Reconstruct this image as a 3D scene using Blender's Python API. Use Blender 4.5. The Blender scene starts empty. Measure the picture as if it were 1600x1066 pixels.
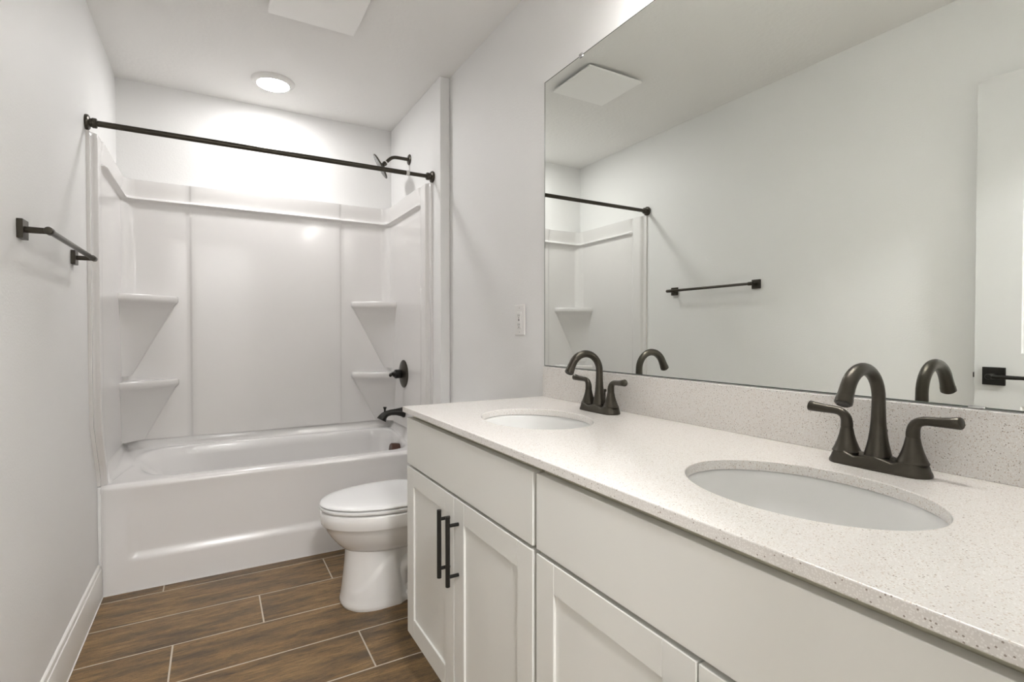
import bpy, bmesh, math, random
from mathutils import Vector, Matrix
PI = math.pi
random.seed(4)
sc = bpy.context.scene

# ------------------------------------------------------------------ camera, world, exposure
W = 1.5023      # right wall
AW = 1.448      # alcove right wall
YB = 3.3605     # back wall
H = 2.443       # ceiling
YW = 2.5105     # wing wall face
YF = 0.055      # front wall (doorway) room face
TUBY = 2.755    # tub apron

cam_d = bpy.data.cameras.new('camera')
cam = bpy.data.objects.new('camera', cam_d)
sc.collection.objects.link(cam)
cam.location = (0.4303, 0.0, 1.1209)
cam.rotation_euler = (PI/2 - 0.015, 0, -0.5221)
cam_d.sensor_width = 36
cam_d.sensor_fit = 'HORIZONTAL'
cam_d.lens = 810.48/1600*36
cam_d.clip_start = 0.01
sc.camera = cam

world = bpy.data.worlds.new('world')
sc.world = world
world.use_nodes = True
world.node_tree.nodes['Background'].inputs[0].default_value = (0.9, 0.93, 1, 1)
world.node_tree.nodes['Background'].inputs[1].default_value = 0.5

sc.view_settings.view_transform = 'Standard'
sc.view_settings.look = 'None'
sc.view_settings.gamma = 1
sc.view_settings.use_curve_mapping = False
sc.view_settings.exposure = 1.64
CAN_STRENGTH = 45      # recessed shower light lens
VAN_STRENGTH = 20      # lamps in the downward vanity shades
HALL_FILL_STRENGTH = 100     # added fill light in the hall, outside the doorway

# ------------------------------------------------------------------ helpers
def link(o):
    sc.collection.objects.link(o)
    return o

def tag(o, label=None, cat=None, group=None, kind=None):
    if label: o['label'] = label
    if cat: o['category'] = cat
    if group: o['group'] = group
    if kind: o['kind'] = kind
    return o

def empty(name, loc, label, cat, group=None):
    o = bpy.data.objects.new(name, None)
    o.empty_display_size = 0.05
    link(o)
    o.location = loc
    tag(o, label, cat, group)
    return o

def obj(name, bm, mat, parent=None, smooth=35, recalc=True):
    if recalc:
        bmesh.ops.recalc_face_normals(bm, faces=bm.faces)
    me = bpy.data.meshes.new(name)
    bm.to_mesh(me)
    bm.free()
    mats = mat if isinstance(mat, (list, tuple)) else [mat]
    for m in mats: me.materials.append(m)
    o = bpy.data.objects.new(name, me)
    link(o)
    if smooth:
        for p in me.polygons: p.use_smooth = True
        me.set_sharp_from_angle(angle=math.radians(smooth))
    if parent is not None:
        o.parent = parent
        o.matrix_parent_inverse = Matrix.Translation(-Vector(parent.location)) if parent.parent is None and parent.type == 'EMPTY' else Matrix()
    return o

def struct(name, bm, mat, smooth=35, parent=None):
    o = obj(name, bm, mat, parent, smooth)
    if parent is None: o['kind'] = 'structure'
    return o

def box(bm, x0, x1, y0, y1, z0, z1, bev=0, segs=2):
    vs = [bm.verts.new(p) for p in ((x0,y0,z0),(x1,y0,z0),(x1,y1,z0),(x0,y1,z0),(x0,y0,z1),(x1,y0,z1),(x1,y1,z1),(x0,y1,z1))]
    fs = [bm.faces.new([vs[i] for i in f]) for f in ((0,3,2,1),(4,5,6,7),(0,1,5,4),(1,2,6,5),(2,3,7,6),(3,0,4,7))]
    if bev:
        es = list({e for f in fs for e in f.edges})
        bmesh.ops.bevel(bm, geom=es, offset=bev, segments=segs, profile=0.5, affect='EDGES')

def nb(): return bmesh.new()

def frames(pts):
    """tangents and a parallel-transported normal along a polyline"""
    P = [Vector(p) for p in pts]
    T = []
    for i in range(len(P)):
        a = P[max(i-1, 0)]; b = P[min(i+1, len(P)-1)]
        T.append((b-a).normalized())
    n = T[0].orthogonal().normalized()
    N = []
    for t in T:
        n = (n - t*n.dot(t)).normalized()
        N.append(n.copy())
    return P, T, N

def tube(bm, pts, rad, seg=20, caps=True, squash=None):
    P, T, N = frames(pts)
    if not isinstance(rad, (list, tuple)): rad = [rad]*len(P)
    rings = []
    for p, t, n, r in zip(P, T, N, rad):
        b = t.cross(n)
        rings.append([bm.verts.new(p + n*(math.cos(2*PI*k/seg)*r) + b*(math.sin(2*PI*k/seg)*r)) for k in range(seg)])
    for a, b in zip(rings, rings[1:]):
        for k in range(seg):
            bm.faces.new((a[k], a[(k+1)%seg], b[(k+1)%seg], b[k]))
    if caps:
        bm.faces.new(rings[0][::-1]); bm.faces.new(rings[-1])
    return rings

def lathe(bm, base, axis, prof, seg=32):
    """prof: list of (distance along axis, radius)"""
    a = Vector(axis).normalized()
    n = a.orthogonal().normalized(); b = a.cross(n)
    base = Vector(base)
    rings = []
    for d, r in prof:
        if r < 1e-6:
            rings.append([bm.verts.new(base + a*d)])
        else:
            rings.append([bm.verts.new(base + a*d + n*(math.cos(2*PI*k/seg)*r) + b*(math.sin(2*PI*k/seg)*r)) for k in range(seg)])
    for p, q in zip(rings, rings[1:]):
        for k in range(seg):
            k2 = (k+1) % seg
            if len(p) == 1 and len(q) == 1: continue
            if len(p) == 1: bm.faces.new((p[0], q[k2], q[k]))
            elif len(q) == 1: bm.faces.new((p[k], p[k2], q[0]))
            else: bm.faces.new((p[k], p[k2], q[k2], q[k]))
    if len(rings[0]) > 1: bm.faces.new(rings[0][::-1])
    if len(rings[-1]) > 1: bm.faces.new(rings[-1])
    return rings

def loft(bm, rings, closed=True, cap0=False, cap1=False):
    R = [[bm.verts.new(p) for p in r] for r in rings]
    n = len(R[0])
    for a, b in zip(R, R[1:]):
        for k in range(n if closed else n-1):
            k2 = (k+1) % n
            try: bm.faces.new((a[k], a[k2], b[k2], b[k]))
            except ValueError: pass
    if cap0: bm.faces.new(R[0][::-1])
    if cap1: bm.faces.new(R[-1])
    return R

def sstep(a, b, x):
    if a == b: return float(x > a)
    t = min(1, max(0, (x-a)/(b-a)))
    return t*t*(3-2*t)

def bezier(p0, p1, p2, p3, n):
    out = []
    for i in range(n+1):
        t = i/n; u = 1-t
        out.append(tuple(u**3*a + 3*u*u*t*b + 3*u*t*t*c + t**3*d for a, b, c, d in zip(p0, p1, p2, p3)))
    return out

# ------------------------------------------------------------------ materials
def lin(c): return tuple(((v/255)/12.92 if v/255 <= 0.04045 else (((v/255)+0.055)/1.055)**2.4) for v in c)

def mat(name, col, rough=0.5, metal=0.0, bump=0, bscale=100, coat=0, noise=0, nscale=5, spec=None, ior=None, coat_rough=0.05):
    m = bpy.data.materials.new(name); m.use_nodes = True
    nt = m.node_tree; b = nt.nodes['Principled BSDF']
    b.inputs['Base Color'].default_value = (*col, 1)
    b.inputs['Roughness'].default_value = rough
    b.inputs['Metallic'].default_value = metal
    if coat:
        b.inputs['Coat Weight'].default_value = coat
        b.inputs['Coat Roughness'].default_value = coat_rough
    if spec is not None: b.inputs['Specular IOR Level'].default_value = spec
    if ior: b.inputs['IOR'].default_value = ior
    tc = nt.nodes.new('ShaderNodeTexCoord')
    if bump:
        n = nt.nodes.new('ShaderNodeTexNoise'); n.inputs['Scale'].default_value = bscale; n.inputs['Detail'].default_value = 3
        bp = nt.nodes.new('ShaderNodeBump'); bp.inputs['Strength'].default_value = bump; bp.inputs['Distance'].default_value = 0.002
        nt.links.new(tc.outputs['Object'], n.inputs['Vector'])
        nt.links.new(n.outputs['Fac'], bp.inputs['Height'])
        nt.links.new(bp.outputs['Normal'], b.inputs['Normal'])
    if noise:
        n = nt.nodes.new('ShaderNodeTexNoise'); n.inputs['Scale'].default_value = nscale; n.inputs['Detail'].default_value = 4
        mx = nt.nodes.new('ShaderNodeMix'); mx.data_type = 'RGBA'
        mx.inputs[6].default_value = (*[c*(1-noise) for c in col], 1)
        mx.inputs[7].default_value = (*[min(1, c*(1+noise)) for c in col], 1)
        nt.links.new(tc.outputs['Object'], n.inputs['Vector'])
        nt.links.new(n.outputs['Fac'], mx.inputs[0])
        nt.links.new(mx.outputs[2], b.inputs['Base Color'])
    return m

def emit(name, col, s):
    m = bpy.data.materials.new(name); m.use_nodes = True
    b = m.node_tree.nodes['Principled BSDF']
    b.inputs['Base Color'].default_value = (0.8, 0.8, 0.8, 1)
    b.inputs['Emission Color'].default_value = (*col, 1)
    b.inputs['Emission Strength'].default_value = s
    return m

M = {}
M['wall'] = mat('wall_paint', (0.825, 0.822, 0.81), 0.55, bump=0.25, bscale=140, noise=0.01)
M['ceiling'] = mat('ceiling_texture', (0.87, 0.862, 0.842), 0.85, bump=0.7, bscale=45)
M['trim'] = mat('trim_paint', (0.80, 0.785, 0.75), 0.3, noise=0.01)
M['door'] = mat('door_paint', (0.68, 0.68, 0.67), 0.35, noise=0.01)
M['acrylic'] = mat('white_acrylic', (0.79, 0.775, 0.76), 0.22, noise=0.004, coat=0.4, coat_rough=0.08)
M['porcelain'] = mat('porcelain', (0.85, 0.84, 0.82), 0.12, noise=0.004, coat=0.5)
M['sink'] = mat('sink_porcelain', (0.80, 0.80, 0.78), 0.12, noise=0.004, coat=0.4)
M['seat'] = mat('seat_plastic', (0.86, 0.86, 0.855), 0.25, noise=0.004)
M['cabinet'] = mat('cabinet_paint', (0.77, 0.768, 0.728), 0.38, noise=0.008)
M['carcass'] = mat('cabinet_frame', (0.60, 0.575, 0.45), 0.5, noise=0.02)
M['bronze'] = mat('oil_rubbed_bronze', (0.062, 0.055, 0.043), 0.33, metal=0.7, noise=0.12, nscale=60)
M['black'] = mat('matte_black', (0.012, 0.011, 0.009), 0.38, metal=0.3, noise=0.05, nscale=60)
M['brown'] = mat('brown_bronze', (0.10, 0.055, 0.04), 0.4, metal=0.6, noise=0.1, nscale=60)
M['nickel'] = mat('grey_nozzles', (0.25, 0.25, 0.24), 0.4, noise=0.05)
M['plastic'] = mat('white_plastic', (0.82, 0.81, 0.79), 0.3, noise=0.005)
M['vent'] = mat('vent_plastic', (0.95, 0.945, 0.925), 0.4, noise=0.005)
M['slot'] = mat('dark_slot', (0.05, 0.045, 0.04), 0.6, noise=0.05)
M['collar'] = mat('clear_sleeve', (0.8, 0.79, 0.76), 0.2, noise=0.01)
M['caulk'] = mat('caulk', (0.55, 0.54, 0.49), 0.6, noise=0.02)
M['steel'] = mat('steel', (0.6, 0.6, 0.6), 0.25, metal=1, noise=0.03)
M['can'] = emit('can_lens_glow', (1.0, 0.985, 0.985), CAN_STRENGTH)
M['shade'] = mat('frosted_shade', (0.85, 0.84, 0.82), 0.5, noise=0.01)
M['shade'].node_tree.nodes['Principled BSDF'].inputs['Transmission Weight'].default_value = 0.15
_b = M['shade'].node_tree.nodes['Principled BSDF']
_b.inputs['Emission Color'].default_value = (1.0, 0.98, 0.965, 1)   # frosted glass glowing from its bulb
_b.inputs['Emission Strength'].default_value = 2.6
M['globe'] = emit('vanity_globe_glow', (1.0, 0.98, 0.965), VAN_STRENGTH)
M['hall'] = emit('hall_fill_glow', (1.0, 0.985, 0.985), HALL_FILL_STRENGTH)  # glow of the added hall fill light

def mirror_mat():
    m = bpy.data.materials.new('mirror_glass'); m.use_nodes = True
    b = m.node_tree.nodes['Principled BSDF']
    b.inputs['Base Color'].default_value = (0.875, 0.90, 0.865, 1)
    b.inputs['Metallic'].default_value = 1
    b.inputs['Roughness'].default_value = 0.0
    return m
M['mirror'] = mirror_mat()
M['mirror_edge'] = mat('mirror_edge', (0.10, 0.115, 0.10), 0.3, noise=0.05)

def quartz():
    m = bpy.data.materials.new('quartz'); m.use_nodes = True
    nt = m.node_tree; b = nt.nodes['Principled BSDF']; b.inputs['Roughness'].default_value = 0.16
    tc = nt.nodes.new('ShaderNodeTexCoord')
    prev = None
    base = (0.77, 0.745, 0.71)
    last = None
    for i, (scale, thr, col) in enumerate(((430, 0.13, (0.61, 0.53, 0.46)), (520, 0.10, (0.88, 0.86, 0.83)), (300, 0.075, (0.36, 0.315, 0.275)))):
        v = nt.nodes.new('ShaderNodeTexVoronoi'); v.inputs['Scale'].default_value = scale
        mp = nt.nodes.new('ShaderNodeMapping'); mp.inputs['Location'].default_value = (i*3.1, i*1.7, i*2.3)
        nt.links.new(tc.outputs['Object'], mp.inputs['Vector']); nt.links.new(mp.outputs[0], v.inputs['Vector'])
        # a speck only in some cells: cell colour above a limit and near the centre
        sep = nt.nodes.new('ShaderNodeSeparateColor'); nt.links.new(v.outputs['Color'], sep.inputs[0])
        gt = nt.nodes.new('ShaderNodeMath'); gt.operation = 'GREATER_THAN'; gt.inputs[1].default_value = (0.66, 0.55, 0.91)[i]
        nt.links.new(sep.outputs[0], gt.inputs[0])
        lt = nt.nodes.new('ShaderNodeMath'); lt.operation = 'LESS_THAN'; lt.inputs[1].default_value = (0.38, 0.42, 0.28)[i]
        nt.links.new(v.outputs['Distance'], lt.inputs[0])
        mu = nt.nodes.new('ShaderNodeMath'); mu.operation = 'MULTIPLY'; nt.links.new(gt.outputs[0], mu.inputs[0]); nt.links.new(lt.outputs[0], mu.inputs[1])
        mx = nt.nodes.new('ShaderNodeMix'); mx.data_type = 'RGBA'
        mx.inputs[6].default_value = (*base, 1); mx.inputs[7].default_value = (*col, 1)
        if last is not None: nt.links.new(last, mx.inputs[6])
        nt.links.new(mu.outputs[0], mx.inputs[0]); last = mx.outputs[2]
    nt.links.new(last, b.inputs['Base Color'])
    return m
M['quartz'] = quartz()

def woodtile():
    m = bpy.data.materials.new('wood_look_tile'); m.use_nodes = True
    nt = m.node_tree; b = nt.nodes['Principled BSDF']
    tc = nt.nodes.new('ShaderNodeTexCoord')
    at = nt.nodes.new('ShaderNodeAttribute'); at.attribute_name = 'plank'
    off = nt.nodes.new('ShaderNodeVectorMath'); off.operation = 'SCALE'; off.inputs['Scale'].default_value = 37.0
    nt.links.new(at.outputs['Color'], off.inputs[0])
    add = nt.nodes.new('ShaderNodeVectorMath'); add.operation = 'ADD'
    nt.links.new(tc.outputs['Object'], add.inputs[0]); nt.links.new(off.outputs[0], add.inputs[1])
    def noise(sx, sy, scale, detail=5, rough=0.6, dist=0):
        mp = nt.nodes.new('ShaderNodeMapping'); mp.inputs['Scale'].default_value = (sx, sy, 1)
        nt.links.new(add.outputs[0], mp.inputs['Vector'])
        n = nt.nodes.new('ShaderNodeTexNoise'); n.inputs['Scale'].default_value = scale; n.inputs['Detail'].default_value = detail
        n.inputs['Roughness'].default_value = rough; n.inputs['Distortion'].default_value = dist
        nt.links.new(mp.outputs[0], n.inputs['Vector'])
        return n.outputs['Fac']
    def ramp(fac, stops):
        r = nt.nodes.new('ShaderNodeValToRGB'); nt.links.new(fac, r.inputs[0])
        els = r.color_ramp.elements
        while len(els) < len(stops): els.new(0.5)
        for e, (p, c) in zip(els, stops): e.position = p; e.color = (*c, 1)
        return r.outputs[0]
    def mix(mode, fac, a, c):
        mx = nt.nodes.new('ShaderNodeMix'); mx.data_type = 'RGBA'; mx.blend_type = mode
        if isinstance(fac, float): mx.inputs[0].default_value = fac
        else: nt.links.new(fac, mx.inputs[0])
        nt.links.new(a, mx.inputs[6]); nt.links.new(c, mx.inputs[7])
        return mx.outputs[2]
    broad = ramp(noise(1.3, 7.0, 3.4, 6, 0.65, 0.2), [(0.30, lin((90, 74, 55))), (0.43, lin((118, 95, 66))), (0.55, lin((142, 113, 74))), (0.72, lin((168, 137, 94)))])
    grain = ramp(noise(4.5, 60.0, 5.5, 10, 0.82, 0.08), [(0.34, (0.38, 0.38, 0.40)), (0.50, (0.95, 0.95, 0.95)), (0.66, (1.25, 1.22, 1.16))])
    streak = ramp(noise(2.6, 20.0, 6.0, 10, 0.80, 0.12), [(0.39, (0.36, 0.37, 0.40)), (0.49, (0.92, 0.92, 0.93)), (0.9, (1.05, 1.03, 1.0))])
    cross = ramp(noise(16.0, 30.0, 18.0, 7, 0.85), [(0.38, (0.62, 0.62, 0.63)), (0.50, (1.0, 1.0, 1.0)), (0.66, (1.14, 1.12, 1.08))])
    c = mix('MULTIPLY', 0.9, broad, grain)
    c = mix('MULTIPLY', 0.8, c, streak)
    c = mix('MULTIPLY', 1.0, c, cross)
    nt.links.new(c, b.inputs['Base Color'])
    b.inputs['Roughness'].default_value = 0.42
    bp = nt.nodes.new('ShaderNodeBump'); bp.inputs['Strength'].default_value = 0.15; bp.inputs['Distance'].default_value = 0.002
    nt.links.new(noise(2.2, 48.0, 4.0, 7, 0.72, 0.35), bp.inputs['Height']); nt.links.new(bp.outputs[0], b.inputs['Normal'])
    return m
M['tile'] = woodtile()
M['grout'] = mat('grout', lin((196, 186, 170)), 0.8, noise=0.06, nscale=90)

# ------------------------------------------------------------------ the room
bm = nb(); box(bm, -0.1, W+0.1, -0.06, YB+0.1, -0.1, -0.004)
fl_rows = []
G0 = 2.6916; STEP = 0.2413; GW = 0.0055
joint0 = {0: 0.232, 1: 0.8935, 2: 0.5915, 3: 0.295, 4: 0.896, 5: 0.594, 6: 0.294, 7: 0.893, 8: 0.59, 9: 0.29, 10: 0.893, 11: 0.59, 12: 0.29}
layer = bm.faces.layers.int.new('row')
col_layer = bm.loops.layers.float_color.new('plank')
grout_faces = list(bm.faces)
tile_faces = []
for r in range(0, 12):
    y1 = G0 + STEP*(1-r) - GW/2; y0 = G0 - STEP*r + GW/2
    y1 = min(y1, YB)
    y0 = max(y0, -0.055)
    if y1 <= y0: continue
    j = joint0[r]
    xs = [j + 0.9*k for k in range(-2, 3)]
    edges = [0.0] + [x for x in xs if 0.01 < x < W-0.01] + [W]
    for a, b_ in zip(edges, edges[1:]):
        n0 = set(bm.faces)
        x0 = a + (GW/2 if a > 0 else 0); x1 = b_ - (GW/2 if b_ < W else 0)
        vs = [bm.verts.new(p) for p in ((x0, y0, -0.0006), (x1, y0, -0.0006), (x1, y1, -0.0006), (x0, y1, -0.0006))]
        vt = [bm.verts.new(p) for p in ((x0+.0008, y0+.0008, 0), (x1-.0008, y0+.0008, 0), (x1-.0008, y1-.0008, 0), (x0+.0008, y1-.0008, 0))]
        col = (random.random(), random.random(), random.random(), 1)
        fs = [bm.faces.new(vt)] + [bm.faces.new((vs[k], vs[(k+1) % 4], vt[(k+1) % 4], vt[k])) for k in range(4)]
        for f in fs:
            f.material_index = 1
            for l in f.loops: l[col_layer] = col
# grout bed just below the tile faces
vs = [bm.verts.new(p) for p in ((0, -0.055, -0.0006), (W, -0.055, -0.0006), (W, YB, -0.0006), (0, YB, -0.0006))]
bm.faces.new(vs)
me_fl = obj('floor', bm, [M['grout'], M['tile']], None, smooth=0, recalc=False); me_fl['kind'] = 'structure'

bm = nb(); box(bm, -0.1, W+0.1, -1.4, YB+0.1, H, H+0.1); struct('ceiling', bm, M['ceiling'], 0)
bm = nb(); box(bm, -0.1, 0, -0.06, YB+0.1, 0, H); struct('wall_left', bm, M['wall'], 0)
bm = nb(); box(bm, 0, W, YB, YB+0.1, 0, H); struct('wall_back', bm, M['wall'], 0)
bm = nb(); box(bm, W, W+0.1, -0.06, YB+0.1, 0, H); struct('wall_right', bm, M['wall'], 0)
bm = nb(); box(bm, AW, W, YW, YB, 0, H, 0.004, 2); struct('wall_wing', bm, M['wall'], 12)
# doorway wall behind the camera
bm = nb()
box(bm, 0, 0.02, -0.06, YF, 0, H); box(bm, 0.83, W, -0.06, YF, 0, H); box(bm, 0.02, 0.83, -0.06, YF, 2.09, H)
struct('wall_front', bm, M['wall'], 0)
bm = nb()
for (x0, x1, z0, z1) in ((0.812, 0.83, 0, 2.075), (0.02, 0.038, 0, 2.075), (0.02, 0.83, 2.075, 2.09)):
    box(bm, x0, x1, -0.062, YF+0.002, z0, z1, 0.001)
box(bm, 0.82, 0.876, YF, YF+0.013, 0, 2.14, 0.003); box(bm, 0.02, 0.876, YF, YF+0.013, 2.083, 2.14, 0.003)
struct('trim_1', bm, M['trim'])
# hall outside the doorway
bm = nb(); box(bm, -1.2, 2.4, -1.4, -0.06, -0.1, 0); struct('floor_hall', bm, M['grout'], 0)
bm = nb(); box(bm, -1.2, 2.4, -1.5, -1.4, 0, H); box(bm, -1.3, -1.2, -1.4, -0.06, 0, H); box(bm, 2.4, 2.5, -1.4, -0.06, 0, H)
box(bm, -1.2, -0.1, -0.12, -0.06, 0, H); box(bm, W+0.1, 2.4, -0.12, -0.06, 0, H)
struct('wall_hall', bm, M['wall'], 0)
bm = nb(); box(bm, -1.3, 2.5, -1.5, -1.4, H, H+.1); box(bm, -1.3, -0.1, -1.4, -0.06, H, H+0.1); box(bm, W+0.1, 2.5, -1.4, -0.06, H, H+0.1)
struct('ceiling_hall', bm, M['ceiling'], 0)

# baseboards: extruded profile
def baseboard(name, a, b, inward):
    prof = [(0, 0.0), (0.014, 0.0), (0.014, 0.118), (0.0125, 0.122), (0.0095, 0.124), (0.009, 0.130), (0.007, 0.136), (0.003, 0.139), (0, 0.140)]
    bm = nb(); iv = Vector(inward)
    rings = [[tuple(Vector((p[0], p[1], 0)) + iv*t + Vector((0, 0, z+0.0005))) for t, z in prof] for p in (a, b)]
    loft(bm, rings, cap0=True, cap1=True)
    return struct(name, bm, M['trim'], 25)
baseboard('baseboard_left', (0.0, 0.07), (0.0, TUBY+0.006), (1, 0, 0))
baseboard('baseboard_right', (W, 1.60), (W, YW), (-1, 0, 0))

# bead of caulk in the corner between the left wall and the tub apron
bm = nb(); box(bm, 0.0, 0.012, 2.7595, 2.775, 0.13, 0.470, 0.003); struct('trim_2', bm, M['wall'])
bm = nb(); box(bm, 0.0135, 0.0175, 0.07, TUBY+0.002, 0.0002, 0.0035, 0.001, 1); struct('trim_3', bm, M['trim'])
bm = nb(); box(bm, 0.014, AW, TUBY-0.001, TUBY+0.004, 0.0002, 0.0025, 0.0008, 1); struct('trim_4', bm, M['trim'])
# ------------------------------------------------------------------ open door against the left wall
DX0, DX1, DY0, DY1, DZ0, DZ1 = 0.026, 0.061, 0.115, 0.831, 0.012, 2.066
bm = nb()
box(bm, DX0, DX1-0.0065, DY0, DY1, DZ0, DZ1, 0.001)
def frame_ring(bm, x, y0, y1, z0, z1, d):
    """raised frame leaf with a moulded recess around a panel"""
    rings = []
    for (dx, ins) in ((0, 0), (-0.003, 0.004), (-0.006, 0.012), (-0.0065, 0.016), (-0.005, 0.022), (-0.002, 0.034), (-0.002, 0.040)):
        rings.append([(x+dx, y0+ins, z0+ins), (x+dx, y1-ins, z0+ins), (x+dx, y1-ins, z1-ins), (x+dx, y0+ins, z1-ins)])
    loft(bm, rings, cap1=True)
P1 = (0.245, 0.700, 1.047, 1.950); P2 = (0.245, 0.700, 0.270, 0.858)
# the face sheet, split around the two panels
for (y0, y1, z0, z1) in ((DY0, P1[0], DZ0, DZ1), (P1[1], DY1, DZ0, DZ1), (P1[0], P1[1], DZ0, P2[2]), (P1[0], P1[1], P2[3], P1[2]), (P1[0], P1[1], P1[3], DZ1)):
    box(bm, DX1-0.007, DX1, y0, y1, z0, z1)
for p in (P1, P2): frame_ring(bm, DX1, *p, 0)
door = struct('door_1', bm, M['door'], 8)
tag(door, 'white two panel door standing open against the left wall, seen in the mirror', 'door')
HZ = 0.962; HY = 0.773
bm = nb(); box(bm, DX1-0.0004, DX1+0.008, HY-0.033, HY+0.033, HZ-0.033, HZ+0.033, 0.0015); rose = obj('rose', bm, M['black'], door, 12)
bm = nb()
lathe(bm, (DX1+0.007, HY, HZ), (1, 0, 0), [(0, 0.0115), (0.03, 0.0105), (0.047, 0.0105), (0.050, 0.009), (0.051, 0)], 24)
tube(bm, [(DX1+0.048, HY+0.008, HZ), (DX1+0.048, HY-0.03, HZ), (DX1+0.047, HY-0.075, HZ), (DX1+0.042, HY-0.115, HZ)], [0.0075, 0.0075, 0.007, 0.0065], 16)
obj('lever', bm, M['black'], door)
bm = nb(); box(bm, DX0+0.006, DX1-0.006, DY1-0.0005, DY1+0.0012, HZ-0.03, HZ+0.03, 0.0004)
box(bm, DX0+0.011, DX1-0.011, DY1, DY1+0.009, HZ-0.009, HZ+0.011, 0.002); obj('latch', bm, M['black'], door)
for hz in (0.28, 1.05, 1.82):
    bm = nb(); tube(bm, [(0.060, DY0-0.006, hz-0.045), (0.060, DY0-0.006, hz+0.045)], 0.006, 14); obj('hinge', bm, M['black'], door)

# ------------------------------------------------------------------ tub
TX0, TX1, TY0, TY1 = 0.008, AW-0.004, TUBY, YB-0.006
def deckz(x, y):
    return 0.472 + 0.040*sstep(TY0+0.06, YB-0.10, y)
tub = empty('bathtub', (AW/2, (TY0+TY1)/2, 0), 'white alcove bathtub with a recessed apron panel, below the shower rod', 'bathtub')
def rrect(x0, x1, y0, y1, r, n=14, m=22, rl=None):
    """rounded rectangle with fixed sample counts, starting at the front left and going right; rl = radius of the left corners"""
    if rl is None: rl = r
    pts = []
    def seg(a, b):
        for i in range(m): pts.append((a[0]+(b[0]-a[0])*i/m, a[1]+(b[1]-a[1])*i/m))
    def arc(cx, cy, a0, rr):
        for i in range(n):
            a = a0 + (PI/2)*i/n
            pts.append((cx+rr*math.cos(a), cy+rr*math.sin(a)))
    seg((x0+rl, y0), (x1-r, y0)); arc(x1-r, y0+r, -PI/2, r)
    seg((x1, y0+r), (x1, y1-r)); arc(x1-r, y1-r, 0, r)
    seg((x1-r, y1), (x0+rl, y1)); arc(x0+rl, y1-rl, PI/2, rl)
    seg((x0, y1-rl), (x0, y0+rl)); arc(x0+rl, y0+rl, PI, rl)
    return pts
def ring(x0, x1, y0, y1, r, zf, rl=None): return [(x, y, zf(x, y)) for x, y in rrect(x0, x1, y0, y1, r, rl=rl)]
def upstand(x, y):   # raised lip against the three walls, ending behind the apron
    return 0.558*sstep(TY0+0.02, TY0+0.05, y) + (deckz(x, y)-0.012)*(1-sstep(TY0+0.02, TY0+0.05, y))
def deck_low(x, y): return deckz(x, y)
bm = nb()
rings = []
E0 = 0.0
rings.append(ring(TX0, TX1, TY0, TY1, 0.012, lambda x, y: upstand(x, y)-0.03 if y > TY0+0.05 else 0.44))
rings.append(ring(TX0, TX1, TY0, TY1, 0.012, lambda x, y: upstand(x, y)))
rings.append(ring(TX0+0.012, TX1-0.012, TY0+0.0035, TY1-0.012, 0.012, lambda x, y: upstand(x, y)+0.0 if y > TY0+0.05 else deckz(x, y)-0.004))
rings.append(ring(TX0+0.024, TX1-0.024, TY0+0.012, TY1-0.020, 0.016, lambda x, y: deckz(x, y)+0.010*sstep(TY0+0.03, TY0+0.06, y)))
rings.append(ring(TX0+0.034, TX1-0.034, TY0+0.022, TY1-0.026, 0.02, lambda x, y: deckz(x, y)+0.001))
BX0, BX1, BY0, BY1 = 0.120, 1.392, TY0+0.085, TY1-0.052
RB, RL = 0.12, 0.205
rings.append(ring(BX0-0.030, BX1+0.020, BY0-0.030, BY1+0.012, RB, lambda x, y: deckz(x, y)+0.002, RL))
rings.append(ring(BX0-0.016, BX1+0.012, BY0-0.018, BY1+0.009, RB, lambda x, y: deckz(x, y)+0.0015, RL))
rings.append(ring(BX0-0.006, BX1+0.006, BY0-0.009, BY1+0.005, RB, lambda x, y: deckz(x, y)-0.0015, RL))
rings.append(ring(BX0+0.004, BX1+0.001, BY0-0.003, BY1+0.001, RB, lambda x, y: deckz(x, y)-0.007, RL))
for k in range(1, 13):      # sloping sides: steep at front, back and drain end, reclined at the left
    f = k/12
    zz = 0.012 + (0.345-0.012)*math.sin(f*PI/2*0.97)
    w = 1-0.0*f
    L = 0.004 + 0.245*f**0.62
    Rr = 0.001 - 0.062*f**1.3
    F = 0.001 + 0.050*f**1.5
    rings.append(ring(BX0+L, BX1+Rr, BY0+F, BY1-F, RB+0.01*f, lambda x, y, zz=zz, f=f: deckz(x, y)*(1-f)+0.490*f-zz-0.001, RL-0.03*f))
for k in range(1, 5):
    f = k/4
    rings.append(ring(BX0+0.249+0.10*f, BX1-0.061-0.07*f, BY0+0.051+0.06*f, BY1-0.051-0.06*f, RB+0.01, lambda x, y, f=f: 0.144-0.010*math.sin(f*PI/2), RL-0.03-0.05*f))
rings.append(ring(BX0+0.50, BX1-0.30, BY0+0.20, BY1-0.20, 0.03, lambda x, y: 0.132))
loft(bm, rings, cap1=True)
obj('basin', bm, M['acrylic'], tub, 50)
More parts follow.
